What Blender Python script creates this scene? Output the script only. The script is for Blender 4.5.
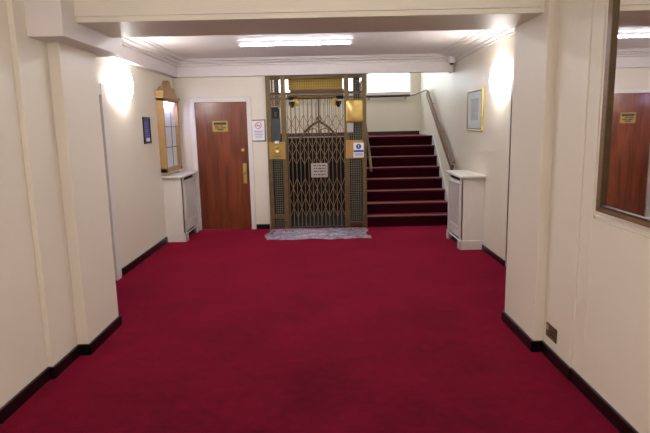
import bpy, bmesh, math, random
from mathutils import Vector, Matrix
random.seed(7)
for o in list(bpy.data.objects): bpy.data.objects.remove(o)
S = bpy.context.scene
COL = S.collection
PI = math.pi

# ------------------------------------------------------------ camera
F, PITCH, YAW, ROLL = 537.4, 0.167864, 0.0006, -0.02126
cam_d = bpy.data.cameras.new('camera'); cam = bpy.data.objects.new('camera', cam_d); COL.objects.link(cam)
cam_d.sensor_fit = 'HORIZONTAL'; cam_d.sensor_width = 36.0; cam_d.lens = 36.0*F/650.0
cam_d.clip_start = 0.05
fw = Vector((math.sin(YAW)*math.cos(PITCH), math.cos(YAW)*math.cos(PITCH), -math.sin(PITCH)))
rt = Vector((math.cos(YAW), -math.sin(YAW), 0)); up = rt.cross(fw)
c_, s_ = math.cos(ROLL), math.sin(ROLL)
r2 = rt*c_ + up*s_; u2 = up*c_ - rt*s_
cam.matrix_world = Matrix(((r2.x, u2.x, -fw.x, 0), (r2.y, u2.y, -fw.y, 0), (r2.z, u2.z, -fw.z, 1.67), (0, 0, 0, 1)))
S.camera = cam

# ------------------------------------------------------------ world: overcast daylight outside the stair window
W = bpy.data.worlds.new('daylight'); S.world = W; W.use_nodes = True
bg = W.node_tree.nodes['Background']
bg.inputs[0].default_value = (0.86, 0.95, 1.0, 1); bg.inputs[1].default_value = 1.7

# ------------------------------------------------------------ exposure
S.view_settings.view_transform = 'Standard'; S.view_settings.look = 'None'
S.view_settings.gamma = 1.0; S.view_settings.exposure = 1.9
S.view_settings.use_curve_mapping = False
S.display_settings.display_device = 'sRGB'

# light strengths
TUBE = 16.0          # emission of the hall's fluorescent tube
SCONCE = 10.0        # emission of each opal wall light
NEAR = 2.0          # emission of the ceiling lamp behind the camera

# ------------------------------------------------------------ materials
def lin(c):
    return tuple(((v/255)/12.92 if v/255 <= .04045 else (((v/255)+.055)/1.055)**2.4) for v in c)
def mat(name, rgb, rough=.6, metal=0.0, vary=.05, scale=6.0, bump=0.0, bscale=60.0, emit=None, estr=0, coat=0, spec=.5, stretch=None, detail=4):
    m = bpy.data.materials.new(name); m.use_nodes = True
    nt = m.node_tree; b = nt.nodes['Principled BSDF']
    col = lin(rgb)
    tc = nt.nodes.new('ShaderNodeTexCoord'); mp = nt.nodes.new('ShaderNodeMapping')
    nt.links.new(tc.outputs['Object'], mp.inputs[0])
    if stretch: mp.inputs['Scale'].default_value = stretch
    nz = nt.nodes.new('ShaderNodeTexNoise'); nz.inputs['Scale'].default_value = scale; nz.inputs['Detail'].default_value = detail
    nt.links.new(mp.outputs[0], nz.inputs['Vector'])
    mx = nt.nodes.new('ShaderNodeMix'); mx.data_type = 'RGBA'
    mx.inputs[6].default_value = (*[max(0, v*(1-vary*2)) for v in col], 1)
    mx.inputs[7].default_value = (*[min(1, v*(1+vary*2)) for v in col], 1)
    nt.links.new(nz.outputs['Fac'], mx.inputs[0]); nt.links.new(mx.outputs[2], b.inputs['Base Color'])
    b.inputs['Roughness'].default_value = rough; b.inputs['Metallic'].default_value = metal
    b.inputs['Specular IOR Level'].default_value = spec
    b.inputs['Coat Weight'].default_value = coat
    if bump:
        n2 = nt.nodes.new('ShaderNodeTexNoise'); n2.inputs['Scale'].default_value = bscale; n2.inputs['Detail'].default_value = 3
        nt.links.new(mp.outputs[0], n2.inputs['Vector'])
        bp = nt.nodes.new('ShaderNodeBump'); bp.inputs['Strength'].default_value = bump; bp.inputs['Distance'].default_value = .01
        nt.links.new(n2.outputs['Fac'], bp.inputs['Height']); nt.links.new(bp.outputs[0], b.inputs['Normal'])
    if emit:
        b.inputs['Emission Color'].default_value = (*lin(emit), 1); b.inputs['Emission Strength'].default_value = estr
    return m

M = {}
M['cream'] = mat('cream_paint', (229, 221, 204), .45, vary=.015, scale=1.5, bump=.08, bscale=25)
M['cornice'] = mat('pale_cornice_paint', (226, 218, 214), .5, vary=.01)
M['ceiling'] = mat('ceiling_paint', (226, 216, 213), .7, vary=.01)
M['white'] = mat('white_gloss_paint', (228, 222, 214), .35, vary=.015, scale=3)
M['stairwhite'] = mat('stairwell_paint', (225, 226, 220), .5, vary=.01)
M['black'] = mat('black_gloss_skirting', (11, 10, 10), .3, vary=.25, scale=9)
M['metal'] = mat('bronze_metal', (108, 88, 56), .45, .45, vary=.18, scale=14)
M['metaldark'] = mat('aged_bronze', (84, 66, 42), .45, .7, vary=.2, scale=14)
M['wire'] = mat('green_grey_wire', (150, 144, 122), .5, .3, vary=.15, scale=10)
M['lattice'] = mat('gate_steel', (134, 112, 84), .45, .4, vary=.22, scale=9)
M['brass'] = mat('polished_brass', (200, 172, 100), .3, .7, vary=.14, scale=7, bump=.25, bscale=9)
M['brassdull'] = mat('dull_brass', (166, 140, 76), .42, .6, vary=.1, scale=9)
M['ochre'] = mat('ochre_board', (176, 136, 76), .5, .1, vary=.08)
M['yellow'] = mat('yellow_steel', (190, 152, 8), .5, .1, vary=.08)
M['brown'] = mat('brown_steel', (96, 68, 44), .5, .3, vary=.1)
M['shaftblack'] = mat('near_black_shaft', (13, 12, 13), .9, vary=.2)  # near-black colour for the shaft's back, floor and sides
M['darkgreen'] = mat('dark_green_enamel', (20, 25, 26), .4, .2, vary=.2)
M['greybox'] = mat('dark_grey_enamel', (62, 66, 68), .4, .2, vary=.2, scale=10)
M['silver'] = mat('silver_plate', (172, 165, 160), .4, .25, vary=.06)
M['gilt'] = mat('gilt_wood', (180, 144, 96), .45, .2, vary=.12, scale=20, bump=.25, bscale=50)
M['giltbright'] = mat('bright_gilt', (206, 178, 96), .3, .55, vary=.1, scale=15)
M['rail'] = mat('brown_handrail_wood', (112, 86, 66), .4, vary=.12, scale=5, stretch=(6, .6, .6))
M['raildark'] = mat('dark_handrail_wood', (66, 42, 36), .4, vary=.12)
M['paperwhite'] = mat('white_paper', (238, 236, 236), .5, vary=.005)
M['blue'] = mat('blue_print', (36, 72, 158), .5, vary=.03)
M['indigo'] = mat('indigo_print', (70, 78, 152), .45, vary=.1, scale=20)
M['red'] = mat('red_print', (214, 90, 96), .5, vary=.03)
M['lilacink'] = mat('lilac_ink', (150, 140, 190), .5, vary=.03)
M['ink'] = mat('dark_ink', (44, 34, 24), .5, vary=.05)
M['blackframe'] = mat('black_frame', (34, 31, 32), .35, vary=.1)
M['plasticwhite'] = mat('white_plastic', (222, 216, 214), .4, vary=.01)
M['mirrorframe'] = mat('brown_mirror_wood', (128, 100, 72), .35, .1, vary=.22, scale=6, stretch=(8, 1, 8))
M['nosing'] = mat('pale_brown_nosing', (128, 98, 92), .5, .1, vary=.06)
M['slot'] = mat('dark_recess', (26, 24, 24), .8)
M['canegrey'] = mat('grille_white', (214, 208, 202), .5, vary=.01)
M['backgrey'] = mat('grille_backing_grey', (112, 106, 104), .8, vary=.03)

def carpet(name, a, b):
    m = bpy.data.materials.new(name); m.use_nodes = True; nt = m.node_tree; bs = nt.nodes['Principled BSDF']
    tc = nt.nodes.new('ShaderNodeTexCoord')
    n1 = nt.nodes.new('ShaderNodeTexNoise'); n1.inputs['Scale'].default_value = 1.7; n1.inputs['Detail'].default_value = 6; n1.inputs['Roughness'].default_value = .62; n1.inputs['Distortion'].default_value = .4
    n2 = nt.nodes.new('ShaderNodeTexNoise'); n2.inputs['Scale'].default_value = 240; n2.inputs['Detail'].default_value = 2
    n3 = nt.nodes.new('ShaderNodeTexNoise'); n3.inputs['Scale'].default_value = 14; n3.inputs['Detail'].default_value = 4
    for n in (n1, n2, n3): nt.links.new(tc.outputs['Object'], n.inputs['Vector'])
    r = nt.nodes.new('ShaderNodeValToRGB')
    r.color_ramp.elements[0].position = .36; r.color_ramp.elements[1].position = .62
    r.color_ramp.elements[0].color = (*lin(a), 1); r.color_ramp.elements[1].color = (*lin(b), 1)
    ad = nt.nodes.new('ShaderNodeMath'); ad.operation = 'MULTIPLY_ADD'; ad.inputs[1].default_value = .3
    nt.links.new(n3.outputs['Fac'], ad.inputs[0]); 
    sc = nt.nodes.new('ShaderNodeMath'); sc.operation = 'MULTIPLY'; sc.inputs[1].default_value = .7
    nt.links.new(n1.outputs['Fac'], sc.inputs[0]); nt.links.new(sc.outputs[0], ad.inputs[2])
    nt.links.new(ad.outputs[0], r.inputs[0]); nt.links.new(r.outputs[0], bs.inputs['Base Color'])
    bs.inputs['Roughness'].default_value = .95; bs.inputs['Specular IOR Level'].default_value = .05
    bs.inputs['Sheen Weight'].default_value = 1.0; bs.inputs['Sheen Roughness'].default_value = .32; bs.inputs['Sheen Tint'].default_value = (.95, .04, .13, 1)
    bp = nt.nodes.new('ShaderNodeBump'); bp.inputs['Strength'].default_value = .5; bp.inputs['Distance'].default_value = .006
    nt.links.new(n2.outputs['Fac'], bp.inputs['Height']); nt.links.new(bp.outputs[0], bs.inputs['Normal'])
    return m
M['carpet'] = carpet('crimson_carpet', (58, 6, 20), (96, 11, 35))
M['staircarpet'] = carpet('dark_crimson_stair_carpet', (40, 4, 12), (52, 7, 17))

def wood(name, dark, light, rough=.28):
    m = bpy.data.materials.new(name); m.use_nodes = True; nt = m.node_tree; bs = nt.nodes['Principled BSDF']
    tc = nt.nodes.new('ShaderNodeTexCoord'); mp = nt.nodes.new('ShaderNodeMapping'); mp.inputs['Scale'].default_value = (9, 9, .9)
    nt.links.new(tc.outputs['Object'], mp.inputs[0])
    n = nt.nodes.new('ShaderNodeTexNoise'); n.inputs['Scale'].default_value = 1.3; n.inputs['Detail'].default_value = 7; n.inputs['Distortion'].default_value = 1.2
    nt.links.new(mp.outputs[0], n.inputs['Vector'])
    r = nt.nodes.new('ShaderNodeValToRGB'); r.color_ramp.elements[0].position = .3; r.color_ramp.elements[1].position = .7
    r.color_ramp.elements[0].color = (*lin(dark), 1); r.color_ramp.elements[1].color = (*lin(light), 1)
    nt.links.new(n.outputs['Fac'], r.inputs[0]); nt.links.new(r.outputs[0], bs.inputs['Base Color'])
    bs.inputs['Roughness'].default_value = rough; bs.inputs['Coat Weight'].default_value = .3; bs.inputs['Coat Roughness'].default_value = .2
    return m
M['doorwood'] = wood('mahogany_veneer', (98, 44, 24), (142, 72, 40))
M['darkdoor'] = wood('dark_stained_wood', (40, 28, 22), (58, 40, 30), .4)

def glow(name, rgb, st):
    m = bpy.data.materials.new(name); m.use_nodes = True; nt = m.node_tree; bs = nt.nodes['Principled BSDF']
    bs.inputs['Base Color'].default_value = (.9, .9, .9, 1)
    bs.inputs['Emission Color'].default_value = (*lin(rgb), 1); bs.inputs['Emission Strength'].default_value = st
    return m
M['tube'] = glow('lit_fluorescent_tube', (240, 240, 255), TUBE)
M['addedtube'] = glow('added_batten_tube', (244, 242, 252), TUBE*2.1)  # stronger tube for the batten added behind the beam
M['shade'] = glow('lit_opal_glass', (253, 250, 247), SCONCE)
M['nearlamp'] = glow('lit_ceiling_diffuser', (248, 248, 255), NEAR)
M['addedstairlamp'] = glow('added_stair_diffuser', (240, 240, 250), 14.0)  # diffuser of the lamp added above the landing
M['caselamp'] = glow('lit_case_lamp', (190, 180, 255), 4.0)

def glassmat(name, rgb, rough=0.0, alpha=.12):
    m = bpy.data.materials.new(name); m.use_nodes = True; nt = m.node_tree
    out = nt.nodes['Material Output']; nt.nodes.remove(nt.nodes['Principled BSDF'])
    t = nt.nodes.new('ShaderNodeBsdfTransparent'); t.inputs[0].default_value = (*lin(rgb), 1)
    g = nt.nodes.new('ShaderNodeBsdfGlossy'); g.inputs['Roughness'].default_value = rough
    mx = nt.nodes.new('ShaderNodeMixShader'); mx.inputs[0].default_value = alpha
    nt.links.new(t.outputs[0], mx.inputs[1]); nt.links.new(g.outputs[0], mx.inputs[2]); nt.links.new(mx.outputs[0], out.inputs[0])
    return m
M['pane'] = glassmat('clear_pane', (250, 252, 253), .02, .03)
m = bpy.data.materials.new('mirror_glass'); m.use_nodes = True; b = m.node_tree.nodes['Principled BSDF']
b.inputs['Base Color'].default_value = (.86, .85, .84, 1); b.inputs['Metallic'].default_value = 1; b.inputs['Roughness'].default_value = .015
M['mirror'] = m

def sheeting():
    m = bpy.data.materials.new('crumpled_clear_plastic'); m.use_nodes = True; nt = m.node_tree
    out = nt.nodes['Material Output']; bs = nt.nodes['Principled BSDF']
    bs.inputs['Roughness'].default_value = .25
    tc = nt.nodes.new('ShaderNodeTexCoord')
    n = nt.nodes.new('ShaderNodeTexNoise'); n.inputs['Scale'].default_value = 9; n.inputs['Detail'].default_value = 6; n.inputs['Distortion'].default_value = 1.5
    nt.links.new(tc.outputs['Object'], n.inputs['Vector'])
    r = nt.nodes.new('ShaderNodeValToRGB'); r.color_ramp.elements[0].position = .34; r.color_ramp.elements[1].position = .62
    r.color_ramp.elements[0].color = (*lin((132, 116, 132)), 1); r.color_ramp.elements[1].color = (*lin((186, 174, 190)), 1)
    nt.links.new(n.outputs['Fac'], r.inputs[0]); nt.links.new(r.outputs[0], bs.inputs['Base Color'])
    t = nt.nodes.new('ShaderNodeBsdfTransparent'); mx = nt.nodes.new('ShaderNodeMixShader'); mx.inputs[0].default_value = .78
    nt.links.new(t.outputs[0], mx.inputs[1]); nt.links.new(bs.outputs[0], mx.inputs[2]); nt.links.new(mx.outputs[0], out.inputs[0])
    return m
M['sheet'] = sheeting()

# ------------------------------------------------------------ mesh builder
class MB:
    def __init__(s): s.v = []; s.f = []
    def add(s, vs, fs):
        n = len(s.v); s.v += [tuple(v) for v in vs]; s.f += [tuple(i+n for i in f) for f in fs]; return s
    def box(s, x0, x1, y0, y1, z0, z1):
        if x0 > x1: x0, x1 = x1, x0
        if y0 > y1: y0, y1 = y1, y0
        if z0 > z1: z0, z1 = z1, z0
        return s.add([(x0,y0,z0),(x1,y0,z0),(x1,y1,z0),(x0,y1,z0),(x0,y0,z1),(x1,y0,z1),(x1,y1,z1),(x0,y1,z1)],
              [(0,3,2,1),(4,5,6,7),(0,1,5,4),(1,2,6,5),(2,3,7,6),(3,0,4,7)])
    def bar(s, a, b, w, h=None, upv=(0,0,1)):
        h = h or w; a = Vector(a); b = Vector(b); d = (b-a).normalized(); u = Vector(upv)
        if abs(d.dot(u)) > .99: u = Vector((0,1,0))
        r = d.cross(u).normalized(); u = r.cross(d)
        vs = []
        for p in (a, b):
            for i, j in ((-1,-1),(1,-1),(1,1),(-1,1)): vs.append(p + r*(i*w/2) + u*(j*h/2))
        return s.add(vs, [(0,1,2,3),(7,6,5,4),(0,4,5,1),(1,5,6,2),(2,6,7,3),(3,7,4,0)])
    def tube(s, pts, rad, n=10):
        pts = [Vector(p) for p in pts]; rings = []
        for i, p in enumerate(pts):
            d = (pts[min(i+1, len(pts)-1)] - pts[max(i-1, 0)]).normalized()
            u = Vector((0,0,1)) if abs(d.z) < .9 else Vector((0,1,0))
            r = d.cross(u).normalized(); u = r.cross(d)
            rr = rad[i] if isinstance(rad, (list, tuple)) else rad
            rings.append([p + r*math.cos(2*PI*k/n)*rr + u*math.sin(2*PI*k/n)*rr for k in range(n)])
        vs = [v for R_ in rings for v in R_]; fs = []
        for i in range(len(rings)-1):
            for k in range(n): fs.append((i*n+k, i*n+(k+1)%n, (i+1)*n+(k+1)%n, (i+1)*n+k))
        fs.append(tuple(reversed(range(n)))); fs.append(tuple(range((len(rings)-1)*n, len(rings)*n)))
        return s.add(vs, fs)
    def extrude(s, poly, axis, a, b):
        """closed polygon (2D) extruded along an axis; the 2D coords are the other two axes in order"""
        def P(u, v, w): return {0: (w, u, v), 1: (u, w, v), 2: (u, v, w)}[axis]
        n = len(poly); vs = [P(u, v, a) for u, v in poly] + [P(u, v, b) for u, v in poly]
        return s.add(vs, [tuple(range(n)), tuple(reversed(range(n, 2*n)))] + [(i, i+n, (i+1) % n+n, (i+1) % n) for i in range(n)])
    def lathe(s, prof, center, axis=2, n=20):
        c = Vector(center); vs = []; fs = []
        for (r, h) in prof:
            for k in range(n):
                a = 2*PI*k/n; q = (r*math.cos(a), r*math.sin(a))
                v = {0: (h, q[0], q[1]), 1: (q[0], h, q[1]), 2: (q[0], q[1], h)}[axis]; vs.append(c+Vector(v))
        for i in range(len(prof)-1):
            for k in range(n): fs.append((i*n+k, i*n+(k+1) % n, (i+1)*n+(k+1) % n, (i+1)*n+k))
        fs.append(tuple(range(n))); fs.append(tuple(range((len(prof)-1)*n, len(prof)*n)))
        return s.add(vs, fs)
    def build(s, name, m, parent=None, bevel=0, smooth=False):
        me = bpy.data.meshes.new(name); me.from_pydata(s.v, [], s.f)
        bm = bmesh.new(); bm.from_mesh(me); bmesh.ops.recalc_face_normals(bm, faces=bm.faces); bm.to_mesh(me); bm.free()
        me.materials.append(M[m] if isinstance(m, str) else m)
        if smooth:
            for p_ in me.polygons: p_.use_smooth = True
        o = bpy.data.objects.new(name, me); COL.objects.link(o)
        if parent:
            o.parent = parent
            o.matrix_parent_inverse = Matrix.Translation(-Vector(ORG.get(parent.name, (0,0,0))))
            
        if bevel:
            md = o.modifiers.new('bevel', 'BEVEL'); md.width = bevel; md.segments = 2; md.limit_method = 'ANGLE'
        return o
ORG = {}
def empty(name, loc):
    o = bpy.data.objects.new(name, None); COL.objects.link(o); o.location = loc; ORG[o.name] = tuple(loc); o.empty_display_size = .1
    return o
def tag(o, label, cat, group=None):
    o['label'] = label; o['category'] = cat
    if group: o['group'] = group
    return o
def struct(o, label=None, cat=None):
    o['kind'] = 'structure'
    if label: o['label'] = label
    if cat: o['category'] = cat
    return o
B = lambda *a: MB().box(*a)

# ============================================================ SETTING
ZC = 2.71; ZB = 2.388; ZN = 2.85
XL, XR, YF = -2.36, 2.095, 8.76
NL, NR = -1.80, 1.51          # pier faces
# floor with side lobbies
fl = MB(); fl.box(-4.3, 4.3, -2.1, 12.0, -.12, 0)
struct(fl.build('floor', 'carpet'), 'deep crimson fitted carpet covering the whole hall floor', 'carpet')
# left wall (hall) beyond the side opening
struct(B(-2.50, XL, 5.97, 8.90, 0, 3.0).build('wall_left', 'cream'), 'cream painted left wall of the inner hall with the wall light', 'wall')
struct(MB().box(-2.50, XL, 4.45, 5.97, 2.12, 3.0).build('wall_left_header', 'cream'))
# left opening architrave
t = MB(); t.box(-2.50, -2.335, 5.84, 5.97, 0, 2.16); t.box(-2.50, -2.34, 4.6, 5.84, 2.04, 2.16); t.box(-2.47, -2.40, 5.78, 5.84, 0, 2.04)
struct(t.build('trim_1', 'white', bevel=.006), 'white painted architrave at the left side opening', 'trim')
# right wall
struct(B(XR, 2.23, 6.09, 11.8, 0, 4.6).build('wall_right', 'cream'), 'cream painted right wall with the framed picture', 'wall')
struct(MB().box(XR, 2.23, 4.35, 6.09, 2.12, 3.0).build('wall_right_header', 'cream'))
t = MB(); t.box(2.10, 2.23, 6.03, 6.09, 0, 2.12)
struct(t.build('trim_2', 'darkdoor'))
# side lobbies seen as slivers
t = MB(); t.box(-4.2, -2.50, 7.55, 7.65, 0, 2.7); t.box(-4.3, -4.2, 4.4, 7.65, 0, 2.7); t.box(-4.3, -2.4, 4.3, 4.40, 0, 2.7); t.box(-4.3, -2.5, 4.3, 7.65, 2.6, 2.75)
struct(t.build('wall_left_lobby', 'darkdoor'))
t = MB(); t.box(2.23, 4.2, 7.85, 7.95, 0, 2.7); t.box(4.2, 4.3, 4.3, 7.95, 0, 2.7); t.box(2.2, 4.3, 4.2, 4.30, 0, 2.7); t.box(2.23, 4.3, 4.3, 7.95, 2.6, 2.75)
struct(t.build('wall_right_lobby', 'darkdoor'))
# far wall: door bay, headers
DX0, DX1, DZ = -2.04, -1.21, 2.07
t = MB(); t.box(-2.5, DX0-.01, YF, YF+.14, 0, 3); t.box(DX1+.01, -.90, YF, YF+.14, 0, 3); t.box(DX0-.01, DX1+.01, YF, YF+.14, DZ+.01, 3); t.box(-.90, 2.095, YF, YF+.14, 2.47, 4.6); t.box(-2.5, -.9, YF, YF+.14, 3, 4.6)
struct(t.build('wall_far', 'cream'), 'cream painted far wall with the wooden door', 'wall')
# near walls, left: three stepped faces up to the pier
t = MB(); t.box(-2.6, -1.915, -2, 3.46, 0, ZN+.1); t.box(-2.6, -1.88, 3.46, 3.84, 0, ZN+.1); t.box(-2.6, NL, 3.84, 4.45, 0, ZN+.1)
struct(t.build('wall_near_left', 'cream', bevel=.004), 'cream painted near left wall stepping out to the pier', 'wall')
t = MB(); t.box(1.60, 2.3, -2, 3.28, 0, ZN+.1); t.box(1.58, 2.3, 3.28, 3.725, 0, ZN+.1); t.box(NR, 2.3, 3.725, 4.36, 0, ZN+.1)
# panel moulding round the mirror
t.box(1.588, 1.61, 3.14, 3.28, 0, 2.95); t.box(1.588, 1.61, -1.9, 3.14, 0, 1.09); t.box(1.595, 1.61, 3.115, 3.14, 1.09, 2.95); t.box(1.595, 1.61, -1.9, 3.14, 1.09, 1.115)
struct(t.build('wall_near_right', 'cream', bevel=.004), 'cream painted near right wall stepping out to the pier', 'wall')
struct(B(-2.6, 2.3, -2.1, -2.0, 0, ZN+.1).build('wall_back', 'cream'))
# beam between the piers
t = MB(); t.box(-1.66, NR+.002, 3.80, 4.43, ZB, ZN+.1); t.box(-1.66, NR-.03, 3.785, 3.80, ZB+.035, ZN+.1)
struct(t.build('trim_3', 'cream', bevel=.004), 'cream downstand beam crossing the hall between the piers', 'beam')
# boxed duct at the top left
struct(B(-2.36, -1.65, 3.60, 4.65, 2.27, ZN+.1).build('trim_4', 'cornice', bevel=.006), 'pale boxed-in duct at the top of the left pier', 'boxing')
# ceilings
struct(B(-2.6, 2.3, -2.1, 3.80, ZN, ZN+.12).build('ceiling_near', 'ceiling'))
struct(B(-2.5, 2.23, 4.40, YF+.14, ZC, ZC+.12).build('ceiling', 'ceiling'), 'pale pinkish white ceiling of the inner hall', 'ceiling')
# cornice (stepped cove) round the hall ceiling
prof_far = [(0, 2.46), (.10, 2.46), (.10, 2.615), (.125, 2.625), (.125, 2.645), (.19, 2.66), (.19, 2.675), (.27, 2.685), (.27, 2.697), (.31, 2.70), (.31, 2.72), (0, 2.72)]
t = MB(); t.extrude([(YF-a, z) for a, z in prof_far], 0, -2.36, 2.03)
t.box(1.99, 2.05, YF-.105, YF, 2.44, 2.66)
struct(t.build('trim_5', 'cornice'), 'pale stepped cornice along the far wall', 'cornice')
t = MB(); t.extrude([(XL+a, z) for a, z in prof_far], 1, 4.45, YF)
struct(t.build('trim_6', 'cornice'), 'pale stepped cornice along the left wall', 'cornice')
prof_r = [(0, 2.61), (.03, 2.61), (.03, 2.63), (.07, 2.645), (.07, 2.66), (.16, 2.672), (.16, 2.682), (.25, 2.69), (.25, 2.70), (.31, 2.703), (.31, 2.72), (0, 2.72)]
t = MB(); t.extrude([(XR-a, z) for a, z in prof_r], 1, 4.36, YF)
struct(t.build('trim_7', 'cornice'), 'pale stepped cornice along the right wall', 'cornice')
# skirting boards
def skirt(name, segs, h=.085, th=.018):
    t = MB()
    for (x0, y0, x1, y1, nx, ny) in segs:
        a, b_ = sorted((x0, x1)); c2, d_ = sorted((y0, y1))
        if nx: t.box(x0, x0+nx*th, c2-(.0), d_, 0, h)
        else: t.box(a, b_, y0, y0+ny*th, 0, h)
    return struct(t.build(name, 'black', bevel=.004), None, None)
skirt('baseboard_left', [(XL, 5.98, XL, 7.84, 1, 0)], .09)
skirt('baseboard_right', [(XR, 6.09, XR, 6.98, -1, 0)], .07)
skirt('baseboard_far', [(-1.13, YF, -.91, YF, 0, -1)], .08)
skirt('baseboard_near_left', [(-1.915, -1.9, -1.915, 3.46, 1, 0), (-1.915, 3.46, -1.862, 3.46, 0, -1), (-1.88, 3.44, -1.88, 3.84, 1, 0), (-1.88, 3.84, -1.782, 3.84, 0, -1), (NL, 3.822, NL, 4.468, 1, 0), (NL-.3, 4.45, NL+.018, 4.45, 0, 1)])
skirt('baseboard_near_right', [(1.588, -1.9, 1.588, 3.28, -1, 0), (1.58, 3.26, 1.58, 3.725, -1, 0), (NR-.018, 3.725, 1.58, 3.725, 0, -1), (NR, 3.707, NR, 4.378, -1, 0), (NR-.018, 4.36, NR+.3, 4.36, 0, 1)])

# stairwell shell
t = MB(); WZ0, WZ1, WX0, WX1, YB = 2.30, 3.55, -.95, 1.90, 11.75
t.box(-1.6, 2.23, YB, YB+.2, 0, WZ0); t.box(-1.6, WX0, YB, YB+.2, WZ0, WZ1); t.box(WX1, 2.23, YB, YB+.2, WZ0, WZ1); t.box(-1.6, 2.23, YB, YB+.2, WZ1, 4.6)
struct(t.build('wall_stair_back', 'cream'), 'cream wall behind the stair landing below the window', 'wall')
struct(B(-1.6, -1.5, YF+.14, YB+.2, 0, 4.6).build('wall_stair_left', 'cream'))
struct(B(-1.6, 2.23, YF+.0, YB+.2, 4.6, 4.7).build('ceiling_stair', 'ceiling'))
# window: frame, glazing bars, pane
w = MB()
for x in (WX0, WX0+.95, WX0+1.90, WX1): w.box(x-.025, x+.025, YB+.06, YB+.12, WZ0, WZ1)
for z in (WZ0+.03, WZ0+.62, WZ1-.03): w.box(WX0, WX1, YB+.065, YB+.115, z-.025, z+.025)
wf = struct(w.build('window_1', 'white'), 'bright stair window with white glazing bars above the landing', 'window')
pn = B(WX0, WX1, YB+.085, YB+.092, WZ0, WZ1).build('pane', 'pane', wf)
w = MB()
for x in (WX0+.48, WX0+1.42, WX0+2.37): w.box(x-.011, x+.011, YB+.07, YB+.105, WZ0, WZ1)
w.build('glazing_bar', 'white', wf)
B(WX0-.03, WX1+.03, YB-.04, YB+.08, WZ0-.03, WZ0).build('window_sill', 'white', wf)

# door in the far wall
d = struct(B(DX0, DX1, YF+.02, YF+.065, .008, DZ).build('door_1', 'doorwood', bevel=.003), 'reddish brown flush wooden door with brass fittings', 'door')
f = MB(); f.box(DX0-.085, DX0, YF-.025, YF+.14, 0, DZ+.075); f.box(DX1, DX1+.075, YF-.025, YF+.14, 0, DZ+.075); f.box(DX0, DX1, YF-.025, YF+.14, DZ, DZ+.075)
struct(f.build('trim_8', 'white', bevel=.008), 'white painted architrave round the wooden door', 'trim')
pl = B(-1.775, -1.528, YF+.012, YF+.02, 1.605, 1.775).build('name_plate', 'brassdull', d, bevel=.002); pl['label'] = 'brass plate with a darker worn panel'
q = MB(); q.box(-1.75, -1.55, YF+.009, YF+.012, 1.715, 1.752)
for zz, x0, x1 in ((1.695, -1.74, -1.67), (1.695, -1.655, -1.60), (1.665, -1.73, -1.65), (1.665, -1.635, -1.56), (1.637, -1.70, -1.60)):
    q.box(x0, x1, YF+.009, YF+.012, zz-.008, zz+.008)
q.build('lettering', 'ink', pl)
hp = B(-1.315, -1.255, YF+.008, YF+.02, .76, 1.09).build('handle_plate', 'brass', d, bevel=.003)
k = MB(); k.lathe([(.012, 0), (.012, -.03), (.026, -.04), (.03, -.055), (.022, -.07), (.001, -.074)], (-1.285, YF+.008, .945), 1, 16)
k.build('door_knob', 'brass', hp, smooth=True)
k = MB(); k.lathe([(.026, 0), (.026, -.006), (.014, -.012), (.012, -.02), (.001, -.021)], (-1.305, YF+.02, 1.306), 1, 16); k.build('lock_cylinder', 'brass', d)
h = MB()
for z in (.25, 1.85): h.tube([(DX0+.001, YF+.008, z-.05), (DX0+.001, YF+.008, z+.05)], .008, 8)
h.build('hinge', 'brassdull', d)

# ============================================================ STAIRS
NS, RZ, GO, Y0 = 8, .180, .235, 8.72
st = empty('staircase', (1.38, Y0, 0)); st['kind'] = 'structure'; st['label'] = 'flight of eight carpeted steps rising to the landing beside the lift'; st['category'] = 'staircase'
SX0, SX1 = .705, 2.08
for i in range(NS):
    y = Y0+i*GO; z = (i+1)*RZ
    e_ = y+GO+.02 if i < NS-1 else YB
    s = MB()
    s.extrude([(y, z-RZ), (y, z-.034), (y-.022, z-.028), (y-.025, z-.012), (y-.018, z), (e_, z), (e_, z-RZ)], 0, SX0, SX1)
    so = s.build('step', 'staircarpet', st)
    n_ = MB(); n_.box(SX0+.0, SX1, y-.032, y+.075, z-.008, z+.005); n_.build('nosing', 'nosing', so)
# landing continuing behind the lift and soffit
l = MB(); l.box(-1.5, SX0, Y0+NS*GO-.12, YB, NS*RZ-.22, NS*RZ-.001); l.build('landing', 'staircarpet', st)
l = MB(); l.box(-1.5, SX0-.01, Y0+NS*GO-.14, Y0+NS*GO-.121, 0, NS*RZ+.02); l.build('shaft_back_wall', 'shaftblack', st)
l = MB(); l.extrude([(Y0, 0), (Y0, RZ+.07), (Y0+(NS-1)*GO, NS*RZ+.07), (YB, NS*RZ+.07), (YB, 0)], 0, SX1, XR)
l.build('stringer', 'stairwhite', st)['label'] = 'pale painted stringer along the right wall'
l = MB(); l.extrude([(Y0+.03, 0), (Y0+.03, RZ+.02), (Y0+NS*GO-.14, NS*RZ+.02), (Y0+NS*GO-.14, 0)], 0, SX0-.02, SX0); l.build('stringer', 'metaldark', st)
B(-1.5, SX1, YB-.018, YB, NS*RZ, NS*RZ+.075).build('skirting', 'black', st)
# dark shaft sides
struct(B(-.895, .68, YF+.05, Y0+NS*GO-.141, 0, .012).build('trim_9', 'shaftblack'))
struct(B(-1.49, -.90, YF+.14, 11.7, 0, 1.2).build('wall_shaft_side', 'shaftblack'))
struct(B(-.93, -.90, YF+.14, Y0+NS*GO-.14, 0, 2.0).build('wall_shaft_left', 'shaftblack'))

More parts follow.
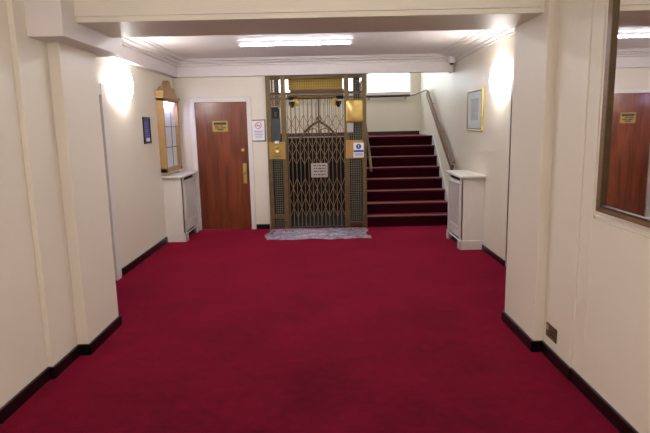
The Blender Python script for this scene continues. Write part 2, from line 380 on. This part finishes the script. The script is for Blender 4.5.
# handrails
hr = empty('handrail', (1.99, 8.4, 0)); tag(hr, 'wide brown wooden handrail climbing the right stair wall', 'handrail')
A, Bp = (2.0, 8.36, .98), (2.0, 10.47, 2.245)
r_ = MB(); r_.bar(A, Bp, .045, .10); r_.build('rail', 'rail', hr, bevel=.008)
for tt in (.12, .5, .9):
    p = [A[i]+(Bp[i]-A[i])*tt for i in range(3)]
    MB().tube([(2.0, p[1], p[2]-.045), (2.01, p[1], p[2]-.08), (XR, p[1], p[2]-.09)], .008, 8).build('bracket', 'metaldark', hr)
hb = empty('handrail', (1.0, 11.65, 0)); tag(hb, 'thin dark handrail running under the stair window', 'handrail')
MB().tube([(-1.2, 11.66, 2.245), (1.80, 11.66, 2.262), (1.86, 11.66, 2.262)], .024, 10).build('rail', 'raildark', hb)
MB().tube([(1.86, 11.66, 2.262), (1.93, 11.5, 2.265), (1.99, 11.2, 2.29), (2.0, 10.6, 2.30), (2.0, 10.47, 2.27)], .016, 10).build('curved_end', 'rail', hb)
for x in (.2, 1.0, 1.78): MB().tube([(x, 11.66, 2.24), (x, 11.68, 2.20), (x, YB, 2.19)], .008, 8).build('bracket', 'metaldark', hb)
hl = empty('handrail', (.75, 8.6, 0)); tag(hl, 'short brown handrail on the lift side of the stairs', 'handrail')
MB().bar((.755, 8.52, .955), (.755, 10.5, 2.20), .04, .07).build('rail', 'rail', hl, bevel=.008)
for y, z in ((8.9, 1.17), (9.8, 1.74)): MB().tube([(.755, y, z), (.74, y, z-.06), (.70, y, z-.07)], .008, 8).build('bracket', 'metaldark', hl)

# ============================================================ LIFT
lf = empty('cage_lift', (-.1, YF, 0)); tag(lf, 'antique bronze mesh lift enclosure with folding lattice gate, left of the stairs', 'lift')
def post(x0, x1, y0=YF-.035, y1=YF+.035, z0=0, z1=2.455, m='metal', name='post'):
    t = MB(); t.box(x0, x1, y0, y1, z0, z1)
    r_ = t; cx = (x0+x1)/2
    z = z0+.04
    while z < z1-.02:
        r_.box(cx-.009, cx+.009, y0-.004, y0, z-.009, z+.009); z += .055
    return t.build(name, m, lf)
post(-.895, -.825); post(-.66, -.585); post(.355, .425); post(.63, .70)
# top and transom rails
for z0, z1 in ((2.40, 2.458), (2.165, 2.20)):
    B(-.895, .70, YF-.03, YF+.03, z0, z1).build('rail', 'metaldark', lf, bevel=.004)
B(-.83, -.655, YF-.04, YF+.03, .18, .235).build('rail', 'metal', lf, bevel=.004)
B(.42, .635, YF-.03, YF+.03, .03, .08).build('rail', 'metaldark', lf, bevel=.004)
# wire mesh panels
def mesh_panel(x0, x1, z0, z1, sp=.037, m='wire', w=.0034, y=YF):
    t = MB(); n = round((x1-x0)/sp)
    for i in range(n+1): x = x0+(x1-x0)*i/n; t.box(x-w/2, x+w/2, y-.003, y+.003, z0, z1)
    n = round((z1-z0)/sp)
    for i in range(n+1): z = z0+(z1-z0)*i/n; t.box(x0, x1, y-.007, y-.001, z-w/2, z+w/2)
    return t.build('wire_mesh', m, lf)
mesh_panel(-.83, -.655, .02, 2.16); mesh_panel(.42, .635, .02, 2.16)
mesh_panel(-.83, .64, 2.20, 2.40, m='metal', w=.006)
mesh_panel(-.83, -.655, 1.97, 2.18, .026, 'metal', .010)      # dense strip below the header
# inner dark linings behind side panels
B(-.80, -.69, YF+.05, YF+.07, .0, 1.95).build('guide_panel', 'darkgreen', lf)
B(.46, .62, YF+.05, YF+.07, .0, 1.68).build('guide_panel', 'darkgreen', lf)
B(.50, .60, YF+.05, YF+.09, 1.68, 2.42).build('guide_rail', 'darkgreen', lf)
for x0, x1, y in ((-.815, -.79, .06), (-.765, -.70, .10)): B(x0, x1, YF+y, YF+y+.03, 2.0, 2.44).build('guide_rail', 'darkgreen', lf)
# side and rear meshes of the shaft
t = MB()
for i in range(25):
    y = YF+.05+i*.068; t.box(.690, .697, y, y+.008, 0, 2.44)
for i in range(36):
    z = .03+i*.068; t.box(.688, .694, YF, YF+1.7, z, z+.008)
t.build('side_mesh', 'metaldark', lf)
# yellow header beam of the lift car
b_ = MB(); b_.box(-.545, .34, YF+.22, YF+.34, 2.245, 2.43); yb = b_.build('header_beam', 'yellow', lf, bevel=.004); yb['label'] = 'yellow painted steel beam'
B(-.52, .35, YF+.19, YF+.22, 2.20, 2.245).build('header_strip', 'brown', lf)
B(-.56, .34, YF+.12, YF+.15, 2.12, 2.165).build('header_flange', 'yellow', lf)
# pulleys below the header, both ends
for x, s1 in ((-.49, 1), (.26, -1)):
    p_ = MB(); p_.lathe([(.03, -.02), (.062, -.018), (.05, -.006), (.05, .006), (.062, .018), (.03, .02)], (x+s1*.06, YF+.11, 2.045), 1, 18); o = p_.build('pulley', 'brassdull', lf)
    B(x-.05, x+.08, YF+.095, YF+.125, 2.085, 2.135).build('pulley_bracket', 'slot', lf)
    MB().lathe([(.02, -.05), (.045, .0), (.05, .045), (.01, .05)], (x-.0, YF+.11, 2.01), 2, 12).build('pulley_guard', 'darkgreen', lf)
# folding lattice gate
gate = empty('lattice_gate', (-.1, YF, 0)); gate.parent = lf; gate.matrix_parent_inverse = Matrix.Translation((.1, -YF, 0)); gate.location = (-.1, YF, 0); ORG[gate.name] = (-.1, YF, 0)
GX0, GX1, NU = -.565, .345, 14
sp = (GX1-GX0)/NU
for i in range(NU+1):
    x = GX0+i*sp; zt = 2.13 if i % 2 == 0 else 2.02
    u = MB(); u.box(x-.0048, x+.0048, YF-.014, YF-.006, .025, zt); u.box(x-.004, x+.004, YF+.008, YF+.014, .025, zt)
    u.build('upright', 'lattice', gate)
def zig(z0, z1, n):
    hh = (z1-z0)/n
    t = MB()
    for r in range(n):
        a, c = z0+r*hh, z0+(r+1)*hh
        for i in range(0, NU, 2):
            x0, x1 = GX0+i*sp, GX0+(i+2)*sp
            t.bar((x0, YF-.017, a), (x1, YF-.017, c), .009, .005, (0, 1, 0))
            t.bar((x1, YF-.023, a), (x0, YF-.023, c), .009, .005, (0, 1, 0))
            xm, zm = (x0+x1)/2, (a+c)/2
            t.lathe([(.011, 0), (.011, -.006), (.004, -.009)], (xm, YF-.026, zm), 1, 8)
    return t.build('lattice', 'lattice', gate)
zig(1.06, 1.84, 3); zig(.19, .83, 2)
t = MB(); t.box(GX0, GX1, YF-.03, YF+.03, 0, .025); t.build('bottom_track', 'metaldark', gate)
t = MB(); t.box(GX0, GX1, YF-.012, YF+.02, 2.13, 2.16); t.build('top_track', 'metaldark', gate)
# lettered plate on the gate
gp = B(-.205, .065, YF-.036, YF-.030, .84, 1.07).build('gate_plate', 'silver', lf, bevel=.002)
q = MB()
for zz in (1.03, .985, .94, .885):
    x = -.16
    while x < .02:
        w_ = random.choice((.02, .034, .05)); q.box(x, min(x+w_, .03), YF-.0385, YF-.036, zz-.008, zz+.008); x += w_+.016
q.build('lettering', 'ink', gp)
# rear gate rail with rivets and bronze arch
YA = YF+.12
t = MB(); t.box(-.57, .35, YA, YA+.012, 1.478, 1.492); t.build('car_rail', 'silver', lf)
for i in range(14):
    x = -.535+i*.0665
    for z in (1.515, 1.455): MB().lathe([(.017, 0), (.017, -.012), (.006, -.016)], (x, YA, z), 1, 10).build('bolt', 'slot', lf)
for i in range(13):
    x = -.52+i*.0705; B(x-.003, x+.003, YA+.02, YA+.028, 1.49, 2.1).build('car_bar', 'metaldark', lf)
arch = MB(); pts = []
for i in range(17):
    a = i/16; x = -.37+.61*a; q_ = 1-abs(2*a-1)
    pts.append((x, YA+.01, 1.45+.29*q_**.75+.02*math.sin(q_*PI)))
arch.tube(pts, .019, 8)
arch.tube([(-.10, YA+.01, 1.76), (-.085, YA+.01, 1.80), (-.05, YA+.01, 1.81), (-.02, YA+.01, 1.785), (-.03, YA+.01, 1.75), (-.06, YA+.01, 1.75)], .014, 6)
for s1 in (-1, 1):
    arch.tube([(-.065+s1*(.10+.07*math.cos(a/8*2*PI)), YA+.01, 1.575+.05*math.sin(a/8*2*PI)) for a in range(9)], .008, 6)
arch.build('ornamental_arch', 'metal', lf)
B(-.075, -.055, YA-.005, YA+.01, 1.5, 2.1).build('car_post', 'metaldark', lf)
# control fittings on left panel
cb = B(-.815, -.68, YF-.06, YF-.01, 1.43, 1.80).build('control_box', 'greybox', lf, bevel=.006)
ti = MB(); ti.box(-.80, -.70, YF-.05, YF-.01, 1.80, 1.97); ti = ti.build('indicator_box', 'slot', lf, bevel=.006)
B(-.77, -.73, YF-.056, YF-.05, 1.82, 1.90).build('indicator_lens', 'greybox', ti)
B(-.775, -.71, YF-.065, YF-.06, 1.40, 1.44).build('paper_label', 'paperwhite', cb)
cp = B(-.87, -.61, YF-.048, YF-.036, 1.146, 1.425).build('call_plate', 'brassdull', lf, bevel=.003)
t = MB(); t.lathe([(.048, 0), (.05, -.012), (.042, -.02), (.03, -.014), (.028, -.012), (.001, -.012)], (-.74, YF-.048, 1.30), 1, 20)
for v in range(len(t.v)): x, y, z = t.v[v]; t.v[v] = (x, y, 1.30+(z-1.30)*1.35)
t.build('call_button', 'brass', cp, smooth=True)
q = MB()
for i in range(7): q.box(-.79+i*.016, -.782+i*.016, YF-.050, YF-.048, 1.185, 1.20)
q.build('lettering', 'ink', cp)
# right brass plate, bowed
t = MB(); n = 10; vs = []; fs = []
for j in range(n+1):
    for i in range(n+1):
        u, v = i/n, j/n; x = .37+.275*u; z = 1.70+.375*v
        y = YF-.045-.02*math.sin(PI*u)*math.sin(PI*v)+.006*math.sin(9*u+4*v)
        vs.append((x, y, z))
for j in range(n):
    for i in range(n): k = j*(n+1)+i; fs.append((k, k+1, k+n+2, k+n+1))
t.add(vs, fs); bp_ = t.build('brass_plate', 'brass', lf, smooth=True)
md = bp_.modifiers.new('thickness', 'SOLIDIFY'); md.thickness = .003
B(.385, .49, YF-.05, YF-.036, 1.55, 1.70).build('small_box', 'silver', lf, bevel=.006)
cpl = B(.365, .64, YF-.045, YF-.036, 1.136, 1.43).build('side_plate', 'ochre', lf, bevel=.002)
# blue safety notice: hangs on the plate
sg = B(.487, .652, YF-.050, YF-.0455, 1.150, 1.385).build('safety_sign', 'paperwhite'); tag(sg, 'small white and blue mandatory safety sign fixed to the right lift post', 'sign')
t = MB(); t.lathe([(.042, 0), (.042, -.001)], (.570, YF-.0505, 1.325), 1, 24); t.build('symbol_disc', 'blue', sg)
t = MB(); t.box(.565, .575, YF-.0535, YF-.0517, 1.315, 1.352); t.box(.565, .575, YF-.0535, YF-.0517, 1.296, 1.306); t.build('exclamation_mark', 'paperwhite', sg)
t = MB(); t.box(.490, .649, YF-.0515, YF-.0505, 1.235, 1.268); t.build('title_band', 'blue', sg)
t = MB()
for z in (1.215, 1.195, 1.175): t.box(.505, .635, YF-.0515, YF-.0505, z-.006, z+.006)
t.build('text_lines', 'lilacink', sg)

# plastic sheet on the carpet at the lift threshold
nx, ny = 90, 42; vs = []; fs = []
def hz(x, y):
    from mathutils import noise
    return .012+.010*noise.noise((x*7, y*11, 0))+.007*noise.noise((x*19, y*23, 3))+.008*noise.noise((x*3-y*30, y*5, 8))
for j in range(ny+1):
    for i in range(nx+1):
        u, v = i/nx, j/ny
        x = -.90+1.565*u+.03*math.sin(v*9+1)*(abs(u-.5)*2)**8+ (.05*(1-v)*0)
        y = 7.79+.86*v+.022*math.sin(u*17)*(1 if v < .5 else -1)*abs(v-.5)*2+.02*u*(1-v)
        vs.append((x, y, max(.004, hz(x, y))))
for j in range(ny):
    for i in range(nx): k = j*(nx+1)+i; fs.append((k, k+1, k+nx+2, k+nx+1))
o = MB().add(vs, fs).build('plastic_sheet', 'sheet'); tag(o, 'crumpled translucent plastic sheet laid on the carpet before the lift gate', 'sheet')

# ============================================================ HALL FITTINGS
# fluorescent batten
def batten(y, label, tm='tube'):
    fx = empty('ceiling_light', (-.33, y, ZC)); tag(fx, label, 'light')
    B(-1.03, .40, y-.01, y+.05, 2.68, ZC).build('housing', 'plasticwhite', fx, bevel=.004)
    MB().tube([(-.99, y+.012, 2.662), (.36, y+.012, 2.662)], .011, 12).build('tube', tm, fx, smooth=True)
    for x in (-1.0, .37): B(x-.015, x+.015, y-.005, y+.03, 2.645, 2.68).build('end_cap', 'plasticwhite', fx)
batten(6.85, 'slim lit fluorescent batten light in the middle of the hall ceiling')
batten(5.25, 'added fluorescent batten light hidden just behind the beam', 'addedtube')  # unseen batten, added to brighten the hall's side walls and carpet
# lamp on the ceiling behind the camera
nl = empty('ceiling_light', (-.1, .2, ZN)); tag(nl, 'round opal ceiling light in the near part of the hall', 'light')
MB().lathe([(.26, 0), (.26, -.05), (.24, -.08), (.18, -.11), (.05, -.125)], (-.1, .2, ZN), 2, 32).build('diffuser', 'nearlamp', nl, smooth=True)

sl = empty('ceiling_light', (.2, 9.7, 4.6)); tag(sl, 'added round opal ceiling light, unseen, high over the stair landing', 'light')  # unseen lamp, added to lift the wall behind the landing
MB().lathe([(.22, 0), (.22, -.05), (.18, -.09), (.05, -.11)], (.2, 9.7, 4.6), 2, 28).build('diffuser', 'addedstairlamp', sl, smooth=True)
# wall sconces: opal half-bowl with back plate
def sconce(x, nx_, y, z, label, q0=.99):
    s = empty('wall_light', (x, y, z)); tag(s, label, 'wall light', 'opal wall lights of the hall')
    B(x, x+nx_*.015, y-.05, y+.05, z-.07, z+.07).build('back_plate', 'white', s, bevel=.004)
    B(x+nx_*.0, x+nx_*.018, y-.12, y+.12, z-.02, z+.02).build('mounting_strap', 'white', s)
    rings = [(1.0, .012), (.985, .035), (.93, .058), (.82, .078), (.62, .094), (.35, .103), (.02, .106)]
    vs = []; n = 32
    for (q, dpt) in rings:
        for i in range(n): a = 2*PI*i/n; vs.append((x+nx_*dpt, y+.20*q0*q*math.cos(a), z+.235*q0*q*math.sin(a)))
    fs = [(j*n+i, j*n+(i+1) % n, (j+1)*n+(i+1) % n, (j+1)*n+i) for j in range(len(rings)-1) for i in range(n)]
    fs.append(tuple(range(n))); fs.append(tuple(range((len(rings)-1)*n, len(rings)*n)))
    MB().add(vs, fs).build('shade', 'shade', s, smooth=True)
sconce(XL, 1, 6.50, 2.20, 'glowing opal wall light on the left wall of the inner hall')
sconce(-1.915, 1, .5, 2.2, 'added glowing opal wall light, unseen, on the near left wall', 1.52)  # out of view, added to brighten the near walls and beam
sconce(1.575, -1, .5, 2.2, 'added glowing opal wall light, unseen, on the near right wall before the mirror', 1.52)  # second added light, out of view, brightening the near walls
sconce(XR, -1, 6.46, 2.16, 'glowing opal wall light on the right wall beside the framed picture')

# radiator covers
def radcover(xw, s, y0, y1, h, dep, gy, label):
    """xw wall x, s = +1 projects to +x"""
    xf = xw+s*dep
    r = empty('radiator_cover', (xw+s*dep/2, (y0+y1)/2, 0)); tag(r, label, 'radiator cover')
    def bx(x0, x1, *a): return MB().box(min(x0, x1), max(x0, x1), *a)
    bx(xw, xf+s*.04, y0-.05, min(y1+.03, YF-.02), h-.03, h).build('top', 'white', r, bevel=.006)
    t = MB()
    for ya_ in (y0, y1-.018): MB().box(*sorted((xw, xf)), ya_, ya_+.018, 0, h-.03).build('side_panel', 'white', r, bevel=.003)
    t = MB(); xa, xb = sorted((xf-s*.018, xf))
    t.box(xa, xb, y0, gy[0], .0, h-.03); t.box(xa, xb, gy[1], y1, 0, h-.03)
    t.box(xa, xb, gy[0], gy[1], .14, .28); t.box(xa, xb, gy[0], gy[1], h-.13, h-.085)
    t.build('front_frame', 'white', r, bevel=.003)
    bx(xf-s*.03, xf-s*.02, gy[0], gy[1], h-.085, h-.03).build('heat_slot', 'slot', r)
    bx(xf-s*.05, xf-s*.045, gy[0], gy[1], 0, .14).build('foot_recess', 'slot', r)
    # skirting band with foot cut-out
    t = MB(); xa, xb = sorted((xf, xf+s*.014))
    t.box(xa, xb, y0-.014, gy[0]+.02, 0, .105); t.box(xa, xb, gy[1]-.02, y1, 0, .105)
    t.box(xa, xb, y0-.014, y1, .105, .125)
    t.box(*sorted((xw, xf+s*.014)), y0-.014, y0, 0, .125)
    t.build('plinth', 'white', r, bevel=.004)
    # cane-pattern grille
    bx(xf-s*.016, xf-s*.012, gy[0], gy[1], .28, h-.13).build('grille_backing', 'backgrey', r)
    t = MB(); z = .295
    while z < h-.14:
        t.box(*sorted((xf-s*.010, xf-s*.006)), gy[0], gy[1], z-.006, z+.006); z += .036
    y = gy[0]+.01
    while y < gy[1]:
        t.box(*sorted((xf-s*.008, xf-s*.004)), y-.005, y+.005, .28, h-.13); y += .028
    t.build('grille', 'canegrey', r)
    t = MB()
    for (a, b2, c3, d3) in ((gy[0]-.012, gy[0]+.004, .27, h-.12), (gy[1]-.004, gy[1]+.012, .27, h-.12), (gy[0]-.012, gy[1]+.012, .27, .286), (gy[0]-.012, gy[1]+.012, h-.134, h-.12)):
        t.box(*sorted((xf-s*.001, xf+s*.008)), a, b2, c3, d3)
    t.build('grille_moulding', 'white', r)
    return r
radcover(XL, 1, 7.86, 8.68, .99, .28, (7.98, 8.56), 'white radiator cover against the left wall beside the wooden door')
radcover(XR, -1, 6.97, 7.76, .99, .295, (7.08, 7.66), 'white radiator cover against the right wall at the foot of the stairs')

# gilt illuminated case above the left radiator cover
c = empty('display_case', (XL, 8.2, 1.02)); tag(c, 'gilt framed illuminated wall case with crested top above the left radiator cover', 'display case')
CY0, CY1, CX, CZ0, CZ1 = 7.80, 8.64, -2.265, 1.04, 2.10
t = MB(); t.box(XL, CX, CY0, CY0+.05, CZ0, CZ1); t.box(XL, CX, CY1-.09, CY1, CZ0, CZ1); t.box(XL, CX, CY0, CY1, CZ0, CZ0+.06); t.box(XL, CX, CY0, CY1, CZ1-.04, CZ1)
t.build('frame', 'gilt', c, bevel=.006)
t = MB(); t.box(XL, CX+.025, CY0-.03, CY1+.02, CZ1, CZ1+.035); t.build('cornice', 'gilt', c, bevel=.006)
pts = [(CY0+.03, CZ1+.035)]
for i in range(25):
    a = i/24; y = CY0+.03+(CY1-CY0-.06)*a
    b2 = math.sin(PI*a); z = CZ1+.09+.13*b2**1.2+(.035*max(0, math.cos((a-.5)*9)) if abs(a-.5) < .17 else 0)-.02*math.cos(a*PI*6)
    pts.append((y, z))
pts.append((CY1-.03, CZ1+.035))
t = MB(); t.extrude(pts, 0, XL+.01, CX-.01); t.build('crest', 'gilt', c)
t = MB(); t.box(XL, CX+.03, CY0-.03, CY0+.09, CZ1+.035, CZ1+.11); t.build('corner_block', 'gilt', c, bevel=.008)
B(XL, CX-.05, CY0+.05, CY1-.09, CZ0+.06, CZ1-.04).build('backing', 'paperwhite', c)
B(CX-.045, CX-.025, CY0+.12, CY1-.16, CZ1-.065, CZ1-.045).build('lamp', 'caselamp', c)
ld = bpy.data.lights.new('case_lamp', 'AREA'); ld.shape = 'RECTANGLE'; ld.size = .03; ld.size_y = .5; ld.energy = .8; ld.color = (.72, .68, 1)
lo = bpy.data.objects.new('case_lamp', ld); COL.objects.link(lo); lo.location = (.067, 0, CZ1-.075-1.02); lo.parent = c
t = MB(); YM = (CY0+CY1)/2-.02; GXc = CX-.012
for y in (YM,): t.box(GXc-.004, GXc+.004, y-.005, y+.005, CZ0+.06, CZ1-.04)
for z in (1.40, 1.70): t.box(GXc-.004, GXc+.004, CY0+.05, CY1-.09, z-.005, z+.005)
t.build('leading', 'backgrey', c)
gl = B(GXc-.007, GXc-.005, CY0+.05, CY1-.09, CZ0+.06, CZ1-.04).build('glass', 'pane', c)

# small black framed notice on the left wall
n = empty('framed_notice', (XL, 7.285, 1.65)); tag(n, 'small black framed indigo notice on the left wall between wall light and gilt case', 'notice')
t = MB(); y0, y1, z0, z1 = 7.15, 7.42, 1.48, 1.83; fw_ = .022
for a in ((y0, y1, z0, z0+fw_), (y0, y1, z1-fw_, z1), (y0, y0+fw_, z0, z1), (y1-fw_, y1, z0, z1)): t.box(XL, XL+.02, *a)
t.build('frame', 'blackframe', n, bevel=.002)
B(XL, XL+.008, y0+fw_, y1-fw_, z0+fw_, z1-fw_).build('sheet', 'indigo', n)
B(XL+.008, XL+.0095, y0+.09, y1-.03, z0+.03, z0+.075).build('white_panel', 'paperwhite', n)
t = MB()
for i in range(7):
    z = z1-.08-i*.028; t.box(XL+.008, XL+.0095, y0+.05, y1-.05-.03*(i % 3), z-.004, z+.004)
t.build('text_lines', 'lilacink', n)

# no-smoking notice by the door
n = empty('framed_notice', (-1.03, YF, 1.61)); tag(n, 'white framed no smoking notice on the far wall right of the wooden door', 'notice')
x0, x1, z0, z1 = -1.148, -.921, 1.44, 1.782; fw_ = .012
t = MB()
for a in ((x0, x1, z0, z0+fw_), (x0, x1, z1-fw_, z1), (x0, x0+fw_, z0, z1), (x1-fw_, x1, z0, z1)): t.box(a[0], a[1], YF-.018, YF, a[2], a[3])
t.build('frame', 'blackframe', n)
B(x0+fw_, x1-fw_, YF-.008, YF, z0+fw_, z1-fw_).build('sheet', 'paperwhite', n)
t = MB(); cx, cz = -1.035, 1.69; N = 28
vs = []; fs = []
for k_ in range(N):
    a = 2*PI*k_/N
    for r_ in (.042, .053): vs.append((cx+r_*math.cos(a), YF-.0095, cz+r_*math.sin(a)))
for k_ in range(N): a = 2*k_; b2 = 2*((k_+1) % N); fs.append((a, a+1, b2+1, b2))
t.add(vs, fs); t.bar((cx-.034, YF-.0095, cz+.034), (cx+.034, YF-.0095, cz-.034), .009, .001, (0, 1, 0)); t.build('prohibition_ring', 'red', n)
t = MB(); t.box(cx-.03, cx+.025, YF-.009, YF-.008, cz-.006, cz+.004); t.build('cigarette_symbol', 'ink', n)
t = MB()
for i, (w_, h_) in enumerate(((.07, .01), (.06, .008), (.065, .008), (.05, .008), (.055, .006))):
    z = 1.60-i*.026; t.box(cx-w_, cx+w_, YF-.009, YF-.008, z-h_/2, z+h_/2)
t.build('text_lines', 'lilacink', n)

# gold framed picture on the right wall
n = empty('framed_picture', (XR, 7.47, 1.83)); tag(n, 'gold framed picture with wide white mount on the right wall above the radiator cover', 'picture')
y0, y1, z0, z1 = 7.10, 7.84, 1.55, 2.11; fw_ = .022; t = MB()
for a in ((y0, y1, z0, z0+fw_), (y0, y1, z1-fw_, z1), (y0, y0+fw_, z0, z1), (y1-fw_, y1, z0, z1)): t.box(XR-.028, XR, *a)
t.build('frame', 'giltbright', n, bevel=.008)
t = MB(); i_ = fw_+.014
for a in ((y0+fw_, y1-fw_, z0+fw_, z0+i_), (y0+fw_, y1-fw_, z1-i_, z1-fw_), (y0+fw_, y0+i_, z0+fw_, z1-fw_), (y1-i_, y1-fw_, z0+fw_, z1-fw_)): t.box(XR-.024, XR-.01, *a)
t.build('inner_slip', 'greybox', n)
B(XR-.018, XR, y0+fw_, y1-fw_, z0+fw_, z1-fw_).build('mount', 'paperwhite', n)
pm = mat('faded_print', (206, 200, 192), .5, vary=.16, scale=5, stretch=(1, 1, 2.5), detail=6)
B(XR-.020, XR-.018, y0+.19, y1-.19, z0+.15, z1-.12).build('print', pm, n)
B(XR-.026, XR-.024, y0+fw_, y1-fw_, z0+fw_, z1-fw_).build('glass', 'pane', n)

# security camera at the right end of the far cornice
n = empty('security_camera', (2.02, 8.55, 2.6)); tag(n, 'small white dome camera at the right end of the far cornice', 'security camera')
MB().lathe([(.05, .06), (.062, .055), (.062, -.03), (.05, -.04)], (2.00, 8.52, 2.61), 2, 20).build('housing', 'plasticwhite', n, smooth=False)
MB().lathe([(.034, 0), (.03, -.015), (.018, -.024), (.004, -.027)], (2.00, 8.52, 2.572), 2, 20).build('dome', 'slot', n, smooth=True)
B(1.96, 2.04, 8.54, 8.66, 2.60, 2.66).build('bracket', 'plasticwhite', n, bevel=.004)

# brown wall socket plate low on the near right wall
n = B(1.572, 1.58, 3.50, 3.665, .152, .25).build('socket_plate', 'brown', bevel=.002); tag(n, 'brown and brass low wall socket plate on the right near wall above the skirting', 'socket')
t = MB(); t.box(1.569, 1.572, 3.62, 3.655, .205, .24); t.build('switch', 'brass', n)
t = MB()
for y, z in ((3.56, .21), (3.54, .185), (3.58, .185)): t.box(1.5695, 1.572, y-.009, y+.009, z-.006, z+.006)
t.build('pin_holes', 'slot', n)

# big mirror on the near right wall
mr = empty('wall_mirror', (1.56, 3.03, 1.16)); tag(mr, 'large brown wooden framed mirror on the near right wall', 'mirror')
MY0, MY1, MZ0, MZ1, fwm = 1.75, 3.03, 1.155, 2.62, .075
t = MB()
for a in ((MY0, MY1, MZ0, MZ0+fwm*.55), (MY0, MY1, MZ1-fwm, MZ1), (MY0, MY0+fwm, MZ0, MZ1), (MY1-fwm, MY1, MZ0, MZ1)): t.box(1.545, 1.59, *a)
fr = t.build('frame', 'mirrorframe', mr, bevel=.01)
t = MB()
g_ = .012
ya, yb_, za, zb = MY0+fwm, MY1-fwm, MZ0+fwm*.55, MZ1-fwm
for a in ((ya-g_, yb_+g_, za-g_, za), (ya-g_, yb_+g_, zb, zb+g_), (ya-g_, ya, za, zb), (yb_, yb_+g_, za, zb)): t.box(1.540, 1.56, *a)
t.build('inner_bead', 'metaldark', mr)
B(1.556, 1.562, ya-.005, yb_+.005, za-.005, zb+.005).build('glass', 'mirror', mr)
mr.rotation_euler = (0, 0, -.010)

# empty-handed tidy: give structure objects their flag only
